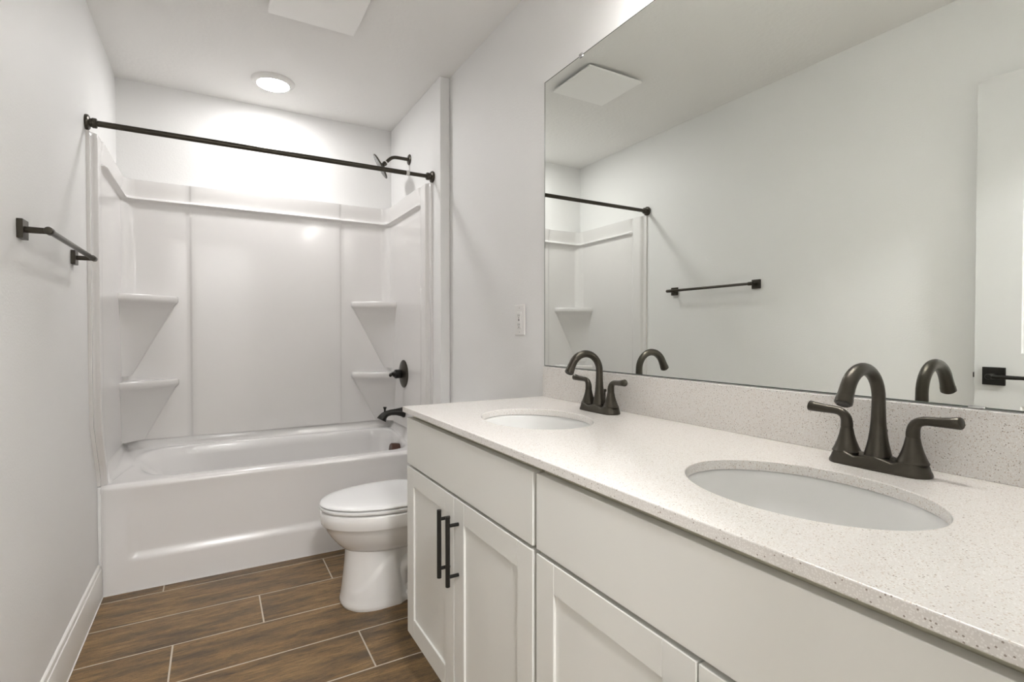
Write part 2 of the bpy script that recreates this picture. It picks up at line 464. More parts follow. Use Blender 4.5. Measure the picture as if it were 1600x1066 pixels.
# apron: a height field with the recessed panel above a straight toe strip
bm = nb()
zs = [0.0, 0.02, 0.10] + [0.125+0.004*i for i in range(12)] + [0.18+0.02*i for i in range(13)] + [0.443, 0.450, 0.456, 0.462, 0.467, 0.470, 0.472]
xs = [TX0+0.012*i for i in range(15)] + [TX0+0.18+ (TX1-TX0-0.36)*i/24 for i in range(1, 24)] + [TX1-0.012*i for i in range(14, -1, -1)]
rows = []
for z in zs:
    r = []
    for x in xs:
        side = sstep(TX0+0.08, TX0+0.125-0.02*(z-0.15), x)*(1-sstep(TX1-0.125, TX1-0.08, x))
        dep = 0.014*side*sstep(0.128, 0.172, z)*(1-sstep(0.16, 0.46, z))
        y = TY0 + dep + 0.004 - 0.006*sstep(0.40, 0.455, z)
        if z > 0.455: y = TY0 - 0.002 + 0.0 + 0.012*(1-math.cos(min(1, (z-0.455)/0.017)*PI/2))
        # ends wrap back a touch at the wall
        ex = min(x-TX0, TX1-x)
        if ex < 0.006: y += 0.010*(1-ex/0.006)
        r.append((x, y, z))
    rows.append(r)
rows.append([(x, TY0+0.03, 0.4722) for x in xs])
loft(bm, rows, closed=False)
obj('apron', bm, M['acrylic'], tub, 60)
bm = nb()
lathe(bm, (BX1-0.028, 2.99, 0.436), (-1, 0, 0.12), [(-0.012, 0.034), (0.010, 0.036), (0.034, 0.035), (0.038, 0.031), (0.039, 0.0)], 32)
oc = obj('overflow_cover', bm, M['brown'], tub)
tag(oc, 'round brown overflow cover')
bm = nb()
lathe(bm, (BX1-0.20, 3.02, 0.133), (0, 0, 1), [(0, 0.032), (0.003, 0.032), (0.005, 0.028), (0.010, 0.018), (0.012, 0)], 24)
obj('drain', bm, M['brown'], tub)

# ------------------------------------------------------------------ surround panels
SZ0, SZ1 = 0.559, 1.925
surr = empty('tub_surround', (AW/2, YB-0.02, SZ0), 'glossy white three sided tub surround with corner shelves above the bathtub', 'shower surround')
R = 0.055
FY = 2.612
def path():
    """plan path of the wall line, from front left round to front right: (x, y, nx, ny, key)"""
    out = []
    ys = [FY, FY+0.0005, FY+0.012, FY+0.020, FY+0.026, FY+0.032, FY+0.038, FY+0.06, FY+0.082, FY+0.090, FY+0.098, FY+0.106, FY+0.114, FY+0.122, FY+0.130, FY+0.16, FY+0.3, FY+0.45, FY+0.6, FY+0.66]
    o = 0.028
    for y in ys: out.append((0, y, 1, 0))
    cx, cy = R+o, YB-o-R
    for i in range(0, 13):
        a = PI - (PI/2)*i/12
        # arc of the finished face, pushed out again by o so that offsets stay uniform
        out.append((cx+(R+o)*math.cos(a), cy+(R+o)*math.sin(a), -math.cos(a), -math.sin(a)))
    s1, s2 = 0.326, 1.116
    for x in [0.2, 0.30, s1-0.008, s1-0.004, s1, s1+0.004, s1+0.008, s1+0.03, 0.5, 0.72, 0.95, s2-0.03, s2-0.008, s2-0.004, s2, s2+0.004, s2+0.008, s2+0.03, 1.25]:
        out.append((x, YB, 0, -1))
    cx = AW-o-R
    for i in range(0, 13):
        a = PI/2 - (PI/2)*i/12
        out.append((cx+(R+o)*math.cos(a), cy+(R+o)*math.sin(a), -math.cos(a), -math.sin(a)))
    for y in reversed(ys): out.append((AW, y, -1, 0))
    return out
PTH = path()
def zcol():
    z = [0.0, 0.02, 0.05, 0.10, 0.16, 0.22, 0.30, 0.40, 0.5, 0.6, 0.7, 0.8, 0.9]
    z = [i/12 for i in range(13)]
    lo = [0.0 + t for t in z]
    return lo
def thick(x, y, nx, ny, z):
    side = abs(nx) > 0.99
    t = 0.028
    if side:
        d = y-FY
        t = 0.0 + 0.012*sstep(0, 0.0004, d) + 0.021*sstep(0.020, 0.034, d) - 0.007*sstep(0.100, 0.118, d)
        if d < 0.0003: t = 0.0
        body = sstep(0.112, 0.128, d)
    else:
        body = 1
    if abs(ny) > 0.99:
        side_strip = 1 - sstep(0.326-0.007, 0.326+0.007, x) + sstep(1.116-0.007, 1.116+0.007, x)
        t += 0.004*(1-side_strip) - 0.0015*(math.exp(-((x-0.317)/0.006)**2) + math.exp(-((x-1.125)/0.006)**2))
    else:
        t += 0.0
    # lip
    lip = math.exp(-((z-1.818)/0.0085)**2)*0.023
    above = sstep(1.822, 1.832, z)
    below = 1-sstep(1.785, 1.812, z)
    t += body*(lip + above*(-0.002 + 0.014*sstep(1.83, 1.92, z)))
    t -= 0.0
    if z > SZ1-0.006: t *= 1 - 0.75*((z-(SZ1-0.006))/0.006)**1.5
    return t
zs_hi = [0.60, 0.75, 0.9, 1.05, 1.2, 1.35, 1.5, 1.62, 1.70, 1.75, 1.775] + [1.785+0.0022*i for i in range(30)] + [1.87, 1.90, SZ1-0.006, SZ1-0.004, SZ1-0.002, SZ1-0.0005, SZ1]
def panel(i0, i1):
    bm = nb()
    rows = []
    for f in range(-6, 1):   # bottom strip rows
        pass
    sub = PTH[i0:i1+1]
    zlist = [0, 1, 2, 3, 4, 5, 6] + zs_hi
    for zi in zlist:
        r = []
        for (x, y, nx, ny) in sub:
            d = y-FY if abs(nx) > 0.99 else 9
            side = abs(nx) > 0.99
            def sweep(zz): return 0.149*(1-sstep(0.45, 0.80, zz))
            yb_ = y + (sweep(0.50)*(1-d/0.30) if side and d < 0.30 else 0)
            bottom = max(SZ0 if not side else upstand(x, yb_)+0.001, deckz(x, yb_)+0.002)
            if zi in (0, 1, 2, 3, 4, 5, 6): z = bottom + (0.60-bottom)*zi/7
            else: z = zi
            t = thick(x, y, nx, ny, z)
            yy = y
            if side and d < 0.30:   # flange sweeps back to the tub rim near the foot
                yy = y + sweep(z)*(1-d/0.30)
            r.append((x+nx*t, yy+ny*t, z))
        rows.append(r)
    rows.append([(x, y, SZ1) if not (abs(nx) > 0.99) else (x, y, SZ1) for (x, y, nx, ny) in sub])
    loft(bm, rows, closed=False)
    return bm
nside = 20
iL = nside + 6; iR = len(PTH)-1-nside-6
obj('side_panel', panel(0, iL), M['acrylic'], surr, 60)
obj('back_panel', panel(iL, iR), M['acrylic'], surr, 60)
obj('side_panel', panel(iR, len(PTH)-1), M['acrylic'], surr, 60)
# corner shelves
def shelf(side, ztop, zend, send):
    bm = nb()
    A, B = 0.258, 0.165    # leg along the back wall, leg along the side wall
    def outline(sa, sb, z, bul):
        a, b = A*sa, B*sb
        pts = []
        pts.append((0.0, 0.0))
        n = 26
        p0 = (a, 0.0); p3 = (0.0, b)
        r = 0.022*min(1, sa*1.2)
        for i in range(n+1):
            t = i/n
            # slightly bulged front between two rounded ends
            bx = a*(1-t); by = b*t
            k = bul*math.sin(PI*t)
            L = math.hypot(a, b)+1e-6
            bx += k*b/L; by += k*a/L
            e0 = math.exp(-t*14)*r*0.0
            pts.append((bx, by))
        # round the free end on the back wall
        out = [(0.0, 0.0), (a, 0.0), (a+0.004*sa, 0.010*sa), (a-0.003*sa, 0.022*sa)] + [p for p in pts[1:] if p[1] > 0.028*sa and p[1] <= b] 
        return out
    prof = [(0.93, 0.93, ztop-0.001, 0.020), (0.975, 0.97, ztop, 0.022), (0.992, 0.99, ztop-0.003, 0.022), (1, 1, ztop-0.010, 0.022), (1, 1, ztop-0.024, 0.022), (0.99, 0.985, ztop-0.033, 0.021), (0.965, 0.96, ztop-0.039, 0.018), (0.93, 0.90, ztop-0.050, 0.010), (0.90, 0.86, ztop-0.066, 0.0), (0.87, 0.84, ztop-0.082, -0.008)]
    for k in range(1, 9):
        f = k/8
        prof.append((0.87+(send-0.87)*f, 0.84+(0.5-0.84)*f, ztop-0.082+(zend-ztop+0.082)*f, -0.008*(1-f)))
    N = 30
    rings = []
    for sa, sb, z, bul in prof:
        a, b = A*sa, B*sb
        pts = []
        ctrl = []
        for i in range(N+1):
            t = i/N
            L = math.hypot(a, b)
            bx = a*(1-t); by = b*t
            k = bul*math.sin(PI*t)**0.7
            bx += k*b/L; by += k*a/L
            # rounded nose at the back-wall end
            nose = math.exp(-((t)/0.07)**2)
            bx -= 0.016*sa*nose
            by += 0.0
            pts.append((bx, by))
        full = [(0.0, 0.0), (max(pts[0][0]-0.0, 0.001), -0.012)] + pts + [(-0.012, pts[-1][1])]
        full[0] = (-0.012, -0.012)
        rr = []
        for (px, py) in full:
            X = 0.0262+px if side < 0 else AW-0.0262-px
            rr.append((X, YB-0.0272-py, z))
        rings.append(rr)
    loft(bm, rings, cap0=True, cap1=True)
    return obj('corner_shelf', bm, M['acrylic'], surr, 40)
for s in (-1, 1):
    shelf(s, 1.318, 0.90, 0.14)
    shelf(s, 0.876, 0.562, 0.36)

# ------------------------------------------------------------------ shower rod
rod = empty('shower_rod', (AW/2, 2.611, 1.951), 'long black curtain rod spanning the tub alcove from wall to wall', 'shower rod')
RY, RZ = 2.611, 1.951
bm = nb(); tube(bm, [(0.02, RY, RZ), (1.305, RY, RZ)], 0.0118, 24); obj('outer_tube', bm, M['bronze'], rod)
bm = nb(); tube(bm, [(1.30, RY, RZ), (AW-0.02, RY, RZ)], 0.0100, 24); obj('inner_tube', bm, M['bronze'], rod)
bm = nb(); lathe(bm, (1.300, RY, RZ), (1, 0, 0), [(0, 0.0122), (0.003, 0.0126), (0.014, 0.0126), (0.0165, 0.0122)], 24); tag(obj('sleeve', bm, M['collar'], rod), 'pale plastic sleeve at the joint')
for sx, x in ((1, 0.0002), (-1, AW-0.0002)):
    bm = nb(); lathe(bm, (x, RY, RZ), (sx, 0, 0), [(0, 0.029), (0.004, 0.0305), (0.010, 0.0295), (0.014, 0.024), (0.016, 0.017), (0.020, 0.0165), (0.022, 0.0195), (0.034, 0.0195), (0.037, 0.017), (0.0375, 0.012)], 32); obj('flange', bm, M['bronze'], rod)

# ------------------------------------------------------------------ shower head
sh = empty('overhead_shower', (AW, 2.99, 2.152), 'dark bronze shower head on a bent arm, high on the right alcove wall', 'shower head')
SY = 2.99
bm = nb(); lathe(bm, (AW-0.0002, SY, 2.152), (-1, 0, 0), [(0, 0.031), (0.004, 0.031), (0.008, 0.026), (0.011, 0.014), (0.0115, 0.010)], 32); obj('flange', bm, M['bronze'], sh)
bm = nb()
arm = [(AW-0.008, SY, 2.152), (AW-0.05, SY, 2.152)] + bezier((AW-0.075, SY, 2.152), (AW-0.105, SY, 2.152), (AW-0.118, SY, 2.140), (AW-0.142, SY, 2.112), 10)
tube(bm, arm, 0.0098, 20); obj('arm', bm, M['bronze'], sh)
d = Vector((-0.72, 0, -0.69)).normalized()   # arm end direction
e = Vector((AW-0.142, SY, 2.112))
bm = nb(); lathe(bm, e-d*0.004, d, [(0, 0.0105), (0.004, 0.0108), (0.009, 0.0105)], 20); tag(obj('tape', bm, M['collar'], sh), 'white thread tape collar')
bm = nb(); lathe(bm, e+d*0.004, d, [(0, 0.013), (0.008, 0.014), (0.014, 0.012), (0.018, 0.012), (0.024, 0.015), (0.028, 0.012)], 24); obj('ball_joint', bm, M['bronze'], sh)
hn = Vector((-0.83, 0.25, -0.50)).normalized()
bm = nb(); lathe(bm, e+d*0.026, hn, [(-0.002, 0.010), (0.004, 0.022), (0.008, 0.045), (0.011, 0.070), (0.014, 0.0745), (0.018, 0.074), (0.020, 0.071)], 40); hd = obj('head', bm, M['bronze'], sh)
bm = nb(); lathe(bm, e+d*0.026, hn, [(0.0195, 0.0685), (0.0212, 0.066), (0.0214, 0.0)], 40)
nn = hn.orthogonal().normalized(); bb = hn.cross(nn)
for rr, cnt in ((0.012, 6), (0.028, 12), (0.044, 18), (0.058, 24)):
    for k in range(cnt):
        a = 2*PI*k/cnt
        c0 = e+d*0.026+hn*0.0205+nn*(rr*math.cos(a))+bb*(rr*math.sin(a))
        lathe(bm, c0, hn, [(0, 0.0018), (0.0028, 0.0014)], 6)
obj('nozzle_plate', bm, M['nickel'], sh)

# ------------------------------------------------------------------ valve trim and tub spout
PX = AW-0.028+0.0005    # side panel face... panel surface sits about 26 mm off the wall
PXF = AW-0.0262
vt = empty('shower_valve', (PXF, 3.03, 0.880), 'round dark shower valve trim with a stubby handle, beside the lower right shelf', 'shower valve')
VY, VZ = 3.03, 0.877
bm = nb(); lathe(bm, (PXF+0.001, VY, VZ), (-1, 0, 0), [(0, 0.083), (0.003, 0.0835), (0.006, 0.081), (0.009, 0.072), (0.014, 0.045), (0.017, 0.030), (0.018, 0.026)], 48); obj('escutcheon', bm, M['bronze'], vt)
bm = nb(); lathe(bm, (PXF-0.015, VY, VZ), (-1, 0, 0), [(0, 0.0245), (0.004, 0.0265), (0.036, 0.0265), (0.040, 0.025), (0.042, 0.018), (0.052, 0.015), (0.056, 0.010), (0.060, 0)], 36); obj('hub', bm, M['black'], vt)
bm = nb()
tube(bm, [(PXF-0.055, VY, VZ), (PXF-0.070, VY-0.002, VZ+0.001), (PXF-0.084, VY-0.012, VZ+0.001), (PXF-0.094, VY-0.034, VZ-0.001), (PXF-0.099, VY-0.058, VZ-0.003)], [0.010, 0.0105, 0.0085, 0.0075, 0.0085], 18)
obj('handle', bm, M['black'], vt)
sp = empty('tub_spout', (PXF, 3.03, 0.645), 'black tub spout with a diverter knob, over the right end of the bathtub', 'tub spout')
bm = nb()
pts = [(PXF+0.001, 3.03, 0.646), (PXF-0.006, 3.03, 0.646), (PXF-0.02, 3.03, 0.648), (PXF-0.05, 3.03, 0.650), (PXF-0.08, 3.03, 0.649), (PXF-0.103, 3.03, 0.644), (PXF-0.120, 3.03, 0.634), (PXF-0.130, 3.03, 0.622), (PXF-0.137, 3.03, 0.609)]
tube(bm, pts, [0.033, 0.032, 0.026, 0.0195, 0.0175, 0.0185, 0.0215, 0.0255, 0.029], 28); obj('body', bm, M['black'], sp)
bm = nb(); lathe(bm, (PXF-0.117, 3.03, 0.652), (0.05, 0, 1), [(-0.01, 0.006), (0.012, 0.0055), (0.020, 0.007), (0.027, 0.010), (0.031, 0.011), (0.033, 0.009), (0.0335, 0)], 20); obj('diverter_knob', bm, M['black'], sp)

# ------------------------------------------------------------------ ceiling fixtures
LX, LY = 0.712, 3.006
cl = empty('ceiling_light', (LX, LY, H), 'round white recessed ceiling light glowing above the bathtub', 'ceiling light')
bm = nb(); lathe(bm, (LX, LY, H+0.001), (0, 0, -1), [(0, 0.106), (0.004, 0.105), (0.010, 0.100), (0.014, 0.092), (0.018, 0.083), (0.020, 0.0785), (0.018, 0.077)], 64); obj('trim_ring', bm, M['plastic'], cl)
bm = nb(); lathe(bm, (LX, LY, H-0.0165), (0, 0, -1), [(0, 0.0768), (0.002, 0.0768), (0.004, 0.074), (0.006, 0.060), (0.0065, 0.0)], 64); obj('lens', bm, M['can'], cl)
vent = empty('exhaust_fan', (0.80, 2.172, H), 'square white exhaust fan cover on the ceiling above the toilet side', 'fan cover')
bm = nb(); box(bm, 0.655, 0.948, 2.038, 2.306, H-0.014, H+0.001, 0.002); obj('housing', bm, M['slot'], vent)
bm = nb(); box(bm, 0.629, 0.974, 2.012, 2.332, H-0.024, H-0.0125, 0.0055, 3); obj('cover', bm, M['vent'], vent, 12)

# ------------------------------------------------------------------ mirror
mir = empty('wall_mirror', (W-0.003, 0.84, 0.999), 'large frameless wall mirror above the double vanity', 'mirror')
bm = nb()
MX = W-0.0035; my0, my1, mz0, mz1 = 0.062, 1.614, 1.0005, 2.047
bm.faces.new([bm.verts.new(p) for p in ((MX, my0, mz0), (MX, my1, mz0), (MX, my1, mz1), (MX, my0, mz1))])
box(bm, MX+0.0002, W-0.0001, my0, my1, mz0, mz1)
for f in bm.faces: f.material_index = 1
bm.faces.ensure_lookup_table(); bm.faces[0].material_index = 0
obj('glass', bm, [M['mirror'], M['mirror_edge']], mir, 0, recalc=False)
bm = nb()
e0 = 0.0018
for (y0, y1, z0, z1) in ((my0, my1, mz1-e0, mz1+0.0003), (my0, my1, mz0-0.0003, mz0+e0), (my1-e0, my1+0.0003, mz0, mz1)):
    box(bm, MX-0.0006, MX+0.0001, y0, y1, z0, z1)
obj('edge', bm, M['mirror_edge'], mir, 0)
for cy in (1.395,):
    bm = nb(); box(bm, MX-0.003, MX+0.0002, cy-0.009, cy+0.009, mz1-0.007, mz1+0.006, 0.001); obj('clip', bm, M['steel'], mir)
for cy in (0.35,):
    bm = nb(); box(bm, MX-0.003, MX+0.0002, cy-0.011, cy+0.011, mz0-0.001, mz0+0.003, 0.0008); obj('clip', bm, M['steel'], mir)

# ------------------------------------------------------------------ vanity cabinets
XF = 0.958; ZB, ZT = 0.176, 0.7035; DZB, DZT = 0.712, 0.8555; CZ = 0.871
def shaker(bm, y0, y1, z0, z1, st=0.058):
    t = 0.0185
    b = 0.0011
    box(bm, XF, XF+t, y0, y0+st, z0, z1, b, 1); box(bm, XF, XF+t, y1-st, y1, z0, z1, b, 1)
    box(bm, XF+0.0002, XF+t, y0+st-0.0002, y1-st+0.0002, z1-st+0.003, z1, b, 1)
    box(bm, XF+0.0002, XF+t, y0+st-0.0002, y1-st+0.0002, z0, z0+st+0.003, b, 1)
    box(bm, XF+0.0055, XF+t-0.002, y0+st-0.004, y1-st+0.004, z0+st-0.004, z1-st+0.004)
def cabinet(y0, y1, label, hl):
    t = empty('vanity_cabinet', ((XF+W)/2, (y0+y1)/2, 0), label, 'cabinet', 'vanity base cabinets')
    bm = nb()
    ya, yb, xa, xb, za, zb = y0-0.002, y1+0.002, XF+0.020, W-0.001, 0.165, CZ-0.0005
    box(bm, xa, xb, ya, ya+0.016, za, zb); box(bm, xa, xb, yb-0.016, yb, za, zb)          # sides
    box(bm, xa, xb, ya+0.016, yb-0.016, za, za+0.016); box(bm, xb-0.008, xb, ya+0.016, yb-0.016, za+0.016, zb)
    box(bm, xa, xa+0.018, ya+0.016, yb-0.016, DZB-0.02, zb)                                # front rails behind the drawer front
    box(bm, xa, xa+0.018, ya+0.016, yb-0.016, za+0.016, za+0.03)
    box(bm, xa, xa+0.018, (ya+yb)/2-0.02, (ya+yb)/2+0.02, za+0.03, DZB-0.02)
    box(bm, XF+0.130, W-0.001, y0-0.002, y1+0.002, 0.0, 0.165)
    obj('carcass', bm, M['carcass'], t, 12)
    bm = nb(); box(bm, XF, XF+0.0185, y0, y1, DZB, DZT, 0.0013, 2); obj('drawer_front', bm, M['cabinet'], t, 12)
    ym = (y0+y1)/2 + hl
    for a, b_, hy in ((ym+0.0015, y1, ym+0.028), (y0, ym-0.0015, ym-0.028)):
        bm = nb(); shaker(bm, a, b_, ZB, ZT); dr = obj('door', bm, M['cabinet'], t, 12)
        bm = nb()
        hx = XF-0.029
        tube(bm, [(hx, hy, 0.4915), (hx, hy, 0.667)], 0.0058, 20)
        for hz in (0.4915+0.024, 0.667-0.024): tube(bm, [(hx, hy, hz), (XF+0.0003, hy, hz)], 0.0045, 14)
        o = obj('handle', bm, M['black'], None)
        o.parent = dr
        tag(o, 'black bar pull')
    return t
cabinet(0.8385, 1.582, 'off-white shaker vanity cabinet next to the toilet, both bar pulls in full view', 0.004)
cabinet(0.069, 0.825, 'off-white shaker vanity cabinet nearest the camera, below the closer sink', 0.0)

# ------------------------------------------------------------------ countertop
S1 = (1.195, 1.199); S2 = (1.195, 0.459); SA, SB = 0.1805, 0.140
CX0, CX1 = 0.9496, W-0.0005; CY0, CYM, CY1 = 0.058, 0.829, 1.602
CZT = 0.8885
ct = empty('countertop', ((CX0+CX1)/2, (CY0+CY1)/2, CZ), 'speckled off-white quartz countertop with matching backsplash and two oval sink cutouts', 'countertop')
bm = nb()
def cell(cx, cy, y0, y1):
    ang = [2*PI*k/96 for k in range(96)]
    cor = [math.atan2(yy-cy, xx-cx) % (2*PI) for xx in (CX0, CX1) for yy in (y0, y1)]
    for c in cor:
        i = min(range(96), key=lambda k: abs(ang[k]-c)); ang[i] = c
    def bound(a):
        dx, dy = math.cos(a), math.sin(a); t = 1e9
        if dx > 1e-9: t = min(t, (CX1-cx)/dx)
        if dx < -1e-9: t = min(t, (CX0-cx)/dx)
        if dy > 1e-9: t = min(t, (y1-cy)/dy)
        if dy < -1e-9: t = min(t, (y0-cy)/dy)
        return (cx+dx*t, cy+dy*t)
    def ell(a, g=0):
        dx, dy = math.cos(a), math.sin(a)
        r = 1/math.sqrt((dx/(SB+g))**2+(dy/(SA+g))**2)
        return (cx+dx*r, cy+dy*r)
    rings = [[(*bound(a), CZ) for a in ang], [(*ell(a), CZ) for a in ang], [(*ell(a), CZT-0.0015) for a in ang], [(*ell(a, 0.0006), CZT-0.0004) for a in ang], [(*ell(a, 0.0018), CZT) for a in ang], [(*bound(a), CZT) for a in ang]]
    loft(bm, rings)
cell(*S1, CYM, CY1); cell(*S2, CY0, CYM)
bmesh.ops.remove_doubles(bm, verts=bm.verts, dist=0.0003)
# outer faces
be = [e_ for e_ in bm.edges if len(e_.link_faces) == 1]
top = {}
for e_ in be:
    z = (e_.verts[0].co.z+e_.verts[1].co.z)/2
    if abs(z-CZT) < 1e-5:
        key = tuple(sorted(((round(v.co.x, 4), round(v.co.y, 4)) for v in e_.verts)))
        top[key] = e_
for e_ in be:
    z = (e_.verts[0].co.z+e_.verts[1].co.z)/2
    if abs(z-CZ) < 1e-5:
        key = tuple(sorted(((round(v.co.x, 4), round(v.co.y, 4)) for v in e_.verts)))
        t_ = top.get(key)
        if t_:
            a, b_ = e_.verts
            c = min(t_.verts, key=lambda v: (v.co.xy-b_.co.xy).length); dd = t_.other_vert(c)
            bm.faces.new((a, b_, c, dd))
bmesh.ops.recalc_face_normals(bm, faces=bm.faces)
bev = [e_ for e_ in bm.edges if len(e_.link_faces) == 2 and e_.calc_face_angle() > 1.2 and all(abs(v.co.x-CX0) < 1e-4 or abs(v.co.y-CY1) < 1e-4 for v in e_.verts)]
bmesh.ops.bevel(bm, geom=bev, offset=0.0018, segments=2, profile=0.5, affect='EDGES')
obj('slab', bm, M['quartz'], ct, 12)
bm = nb(); box(bm, W-0.0195, W-0.0005, CY0, CY1, CZT, 0.9985, 0.0012, 2); obj('backsplash', bm, M['quartz'], ct, 12)

# ------------------------------------------------------------------ sinks
def sink(c, label):
    t = empty('sink_basin', (c[0], c[1], 0.74), label, 'sink', 'undermount oval sinks')
    bm = nb()
    n = 72
    prof = [(0.018, CZ-0.0006), (0.004, CZ-0.0006), (0.0015, CZ-0.003), (0.000, CZ-0.010), (-0.004, CZ-0.04), (-0.014, CZ-0.075), (-0.030, CZ-0.103), (-0.055, CZ-0.124), (-0.085, CZ-0.135), (-0.110, CZ-0.139)]
    rings = []
    for g, z in prof:
        a = SA+g; b_ = SB+g
        rings.append([(c[0]+b_*math.cos(2*PI*k/n), c[1]+a*math.sin(2*PI*k/n), z) for k in range(n)])
    rings.append([(c[0]+0.022*math.cos(2*PI*k/n), c[1]+0.022*math.sin(2*PI*k/n), CZ-0.140) for k in range(n)])
    # outer shell underneath
    loft(bm, rings, cap1=True)
    out = []
    for g, z in prof:
        a = SA+g+0.008; b_ = SB+g+0.008
        out.append([(c[0]+b_*math.cos(2*PI*k/n), c[1]+a*math.sin(2*PI*k/n), z-0.009) for k in range(n)])
    loft(bm, out, cap1=True)
    obj('bowl', bm, M['sink'], t, 60, recalc=True)
    bm = nb(); lathe(bm, (c[0], c[1], CZ-0.1405), (0, 0, 1), [(0, 0.021), (0.002, 0.021), (0.003, 0.018), (0.003, 0.012), (0.006, 0.011), (0.007, 0)], 28); obj('drain', bm, M['bronze'], t)
    return t
sink(S1, 'oval white undermount sink at the far end of the counter, nearest the toilet')
sink(S2, 'oval white undermount sink nearest the camera')

# ------------------------------------------------------------------ faucets
def faucet(cy, label):
    fx = 1.420
    z0 = CZT
    t = empty('faucet', (fx, cy, z0), label, 'faucet', 'bronze centerset faucets')
    # base plate: stadium with rounded shoulder and three raised pads
    bm = nb()
    n = 72
    def stad(hl, hw, z, waist=0.0):
        pts = []
        for k in range(n):
            a = 2*PI*k/n
            cxx, s = math.cos(a), math.sin(a)
            y = (hl-hw)*(1 if s >= 0 else -1)*min(1, abs(s)*3) + hw*s
            w = hw*(1-waist*math.exp(-(((abs(y)-0.026)/0.012)**2)))
            pts.append((fx + w*cxx if abs(s) > 0.33 else fx + w*cxx/abs(cxx)*math.sqrt(max(0, 1-s*s)), cy+y, z))
        return pts
    def bumps(ring):
        out = []
        for (x, y, z) in ring:
            f = max(0.0, min(1.0, (z-z0-0.006)/0.018))
            pads = max(math.exp(-((y-cy-c_)/0.020)**4) for c_ in (-0.051, 0.0, 0.051))
            out.append((x, y, z-0.010*f*(1-pads)))
        return out
    rings = [bumps(r_) for r_ in (stad(0.0775, 0.0265, z0+0.0001), stad(0.0785, 0.0275, z0+0.002), stad(0.0775, 0.0268, z0+0.006), stad(0.0755, 0.0250, z0+0.013, 0.03), stad(0.0740, 0.0238, z0+0.020, 0.08), stad(0.0715, 0.0220, z0+0.0235, 0.12), stad(0.0600, 0.0120, z0+0.0240, 0.1), stad(0.0560, 0.0040, z0+0.0240, 0.0))]
    loft(bm, rings, cap0=True, cap1=True)
    obj('base_plate', bm, M['bronze'], t, 50)
    # spout
    bm = nb()
    zb = z0+0.022
    pts = [(fx, cy, zb), (fx, cy, zb+0.006), (fx, cy, zb+0.015), (fx, cy, zb+0.027), (fx, cy, zb+0.042), (fx, cy, zb+0.060), (fx, cy, zb+0.080), (fx, cy, zb+0.095)]
    rad = [0.0205, 0.0195, 0.0172, 0.0148, 0.0128, 0.0113, 0.0105, 0.0102]
    cr = 0.052
    zc = z0+0.1205
    a_end = math.radians(153)
    for k in range(0, 19):
        a = a_end*k/18
        pts.append((fx-cr+cr*math.cos(a), cy, zc+cr*math.sin(a))); rad.append(0.0102+0.0012*sstep(5, 18, k))
    ex = Vector(pts[-1]); dr = Vector((-math.sin(a_end), 0, math.cos(a_end))).normalized()
    for s, r in ((0.010, 0.0118), (0.018, 0.0124), (0.0200, 0.0130), (0.028, 0.0132)):
        p = ex + dr*s; pts.append(tuple(p)); rad.append(r)
    ex = ex + dr*0.0065
    tube(bm, pts, rad, 32); spo = obj('spout', bm, M['bronze'], t, 50)
    bm = nb(); lathe(bm, ex+dr*0.0215, dr, [(0, 0.0112), (0.002, 0.011), (0.0035, 0.009), (0.001, 0.008), (0.001, 0)], 24)
    o = obj('aerator', bm, M['slot'], None); o.parent = spo; o.matrix_parent_inverse = Matrix()
    # handles
    for s in (-1, 1):
        hy = cy+s*0.0510
        bm = nb(); lathe(bm, (fx, hy, z0+0.020), (0, 0, 1), [(0, 0.0228), (0.002, 0.0228), (0.0035, 0.0216), (0.010, 0.0187), (0.020, 0.0150), (0.031, 0.0120), (0.0415, 0.0101), (0.0430, 0.0094)], 32); obj('handle_base', bm, M['bronze'], t)
        bm = nb()
        hz = z0+0.0645
        p = [(fx, hy, hz-0.003), (fx, hy, hz)] + bezier((fx, hy, hz+0.005), (fx, hy+s*0.0005, hz+0.019), (fx, hy+s*0.006, hz+0.0262), (fx-0.001, hy+s*0.022, hz+0.0272), 10) + [(fx-0.002, hy+s*0.036, hz+0.0277), (fx-0.004, hy+s*0.052, hz+0.0290), (fx-0.0055, hy+s*0.064, hz+0.0302), (fx-0.0057, hy+s*0.0655, hz+0.0304)]
        r = [0.0094, 0.0100] + [0.0098, 0.0095, 0.0092, 0.0089, 0.0086, 0.0083, 0.0080, 0.0077, 0.0075, 0.0074, 0.0074] + [0.0078, 0.0088, 0.0098, 0.0086]
        tube(bm, p, r, 24); obj('lever', bm, M['bronze'], t, 50)
    bm = nb(); lathe(bm, (fx+0.021, cy, z0+0.012), (0, 0, 1), [(0, 0.0022), (0.045, 0.0022), (0.047, 0.0045), (0.052, 0.0050), (0.054, 0.004), (0.0545, 0)], 16); obj('lift_rod', bm, M['bronze'], t)
    return t
faucet(1.201, 'dark bronze two handle faucet behind the far sink, near the outlet')
faucet(0.457, 'dark bronze two handle faucet behind the near sink, the larger in view')

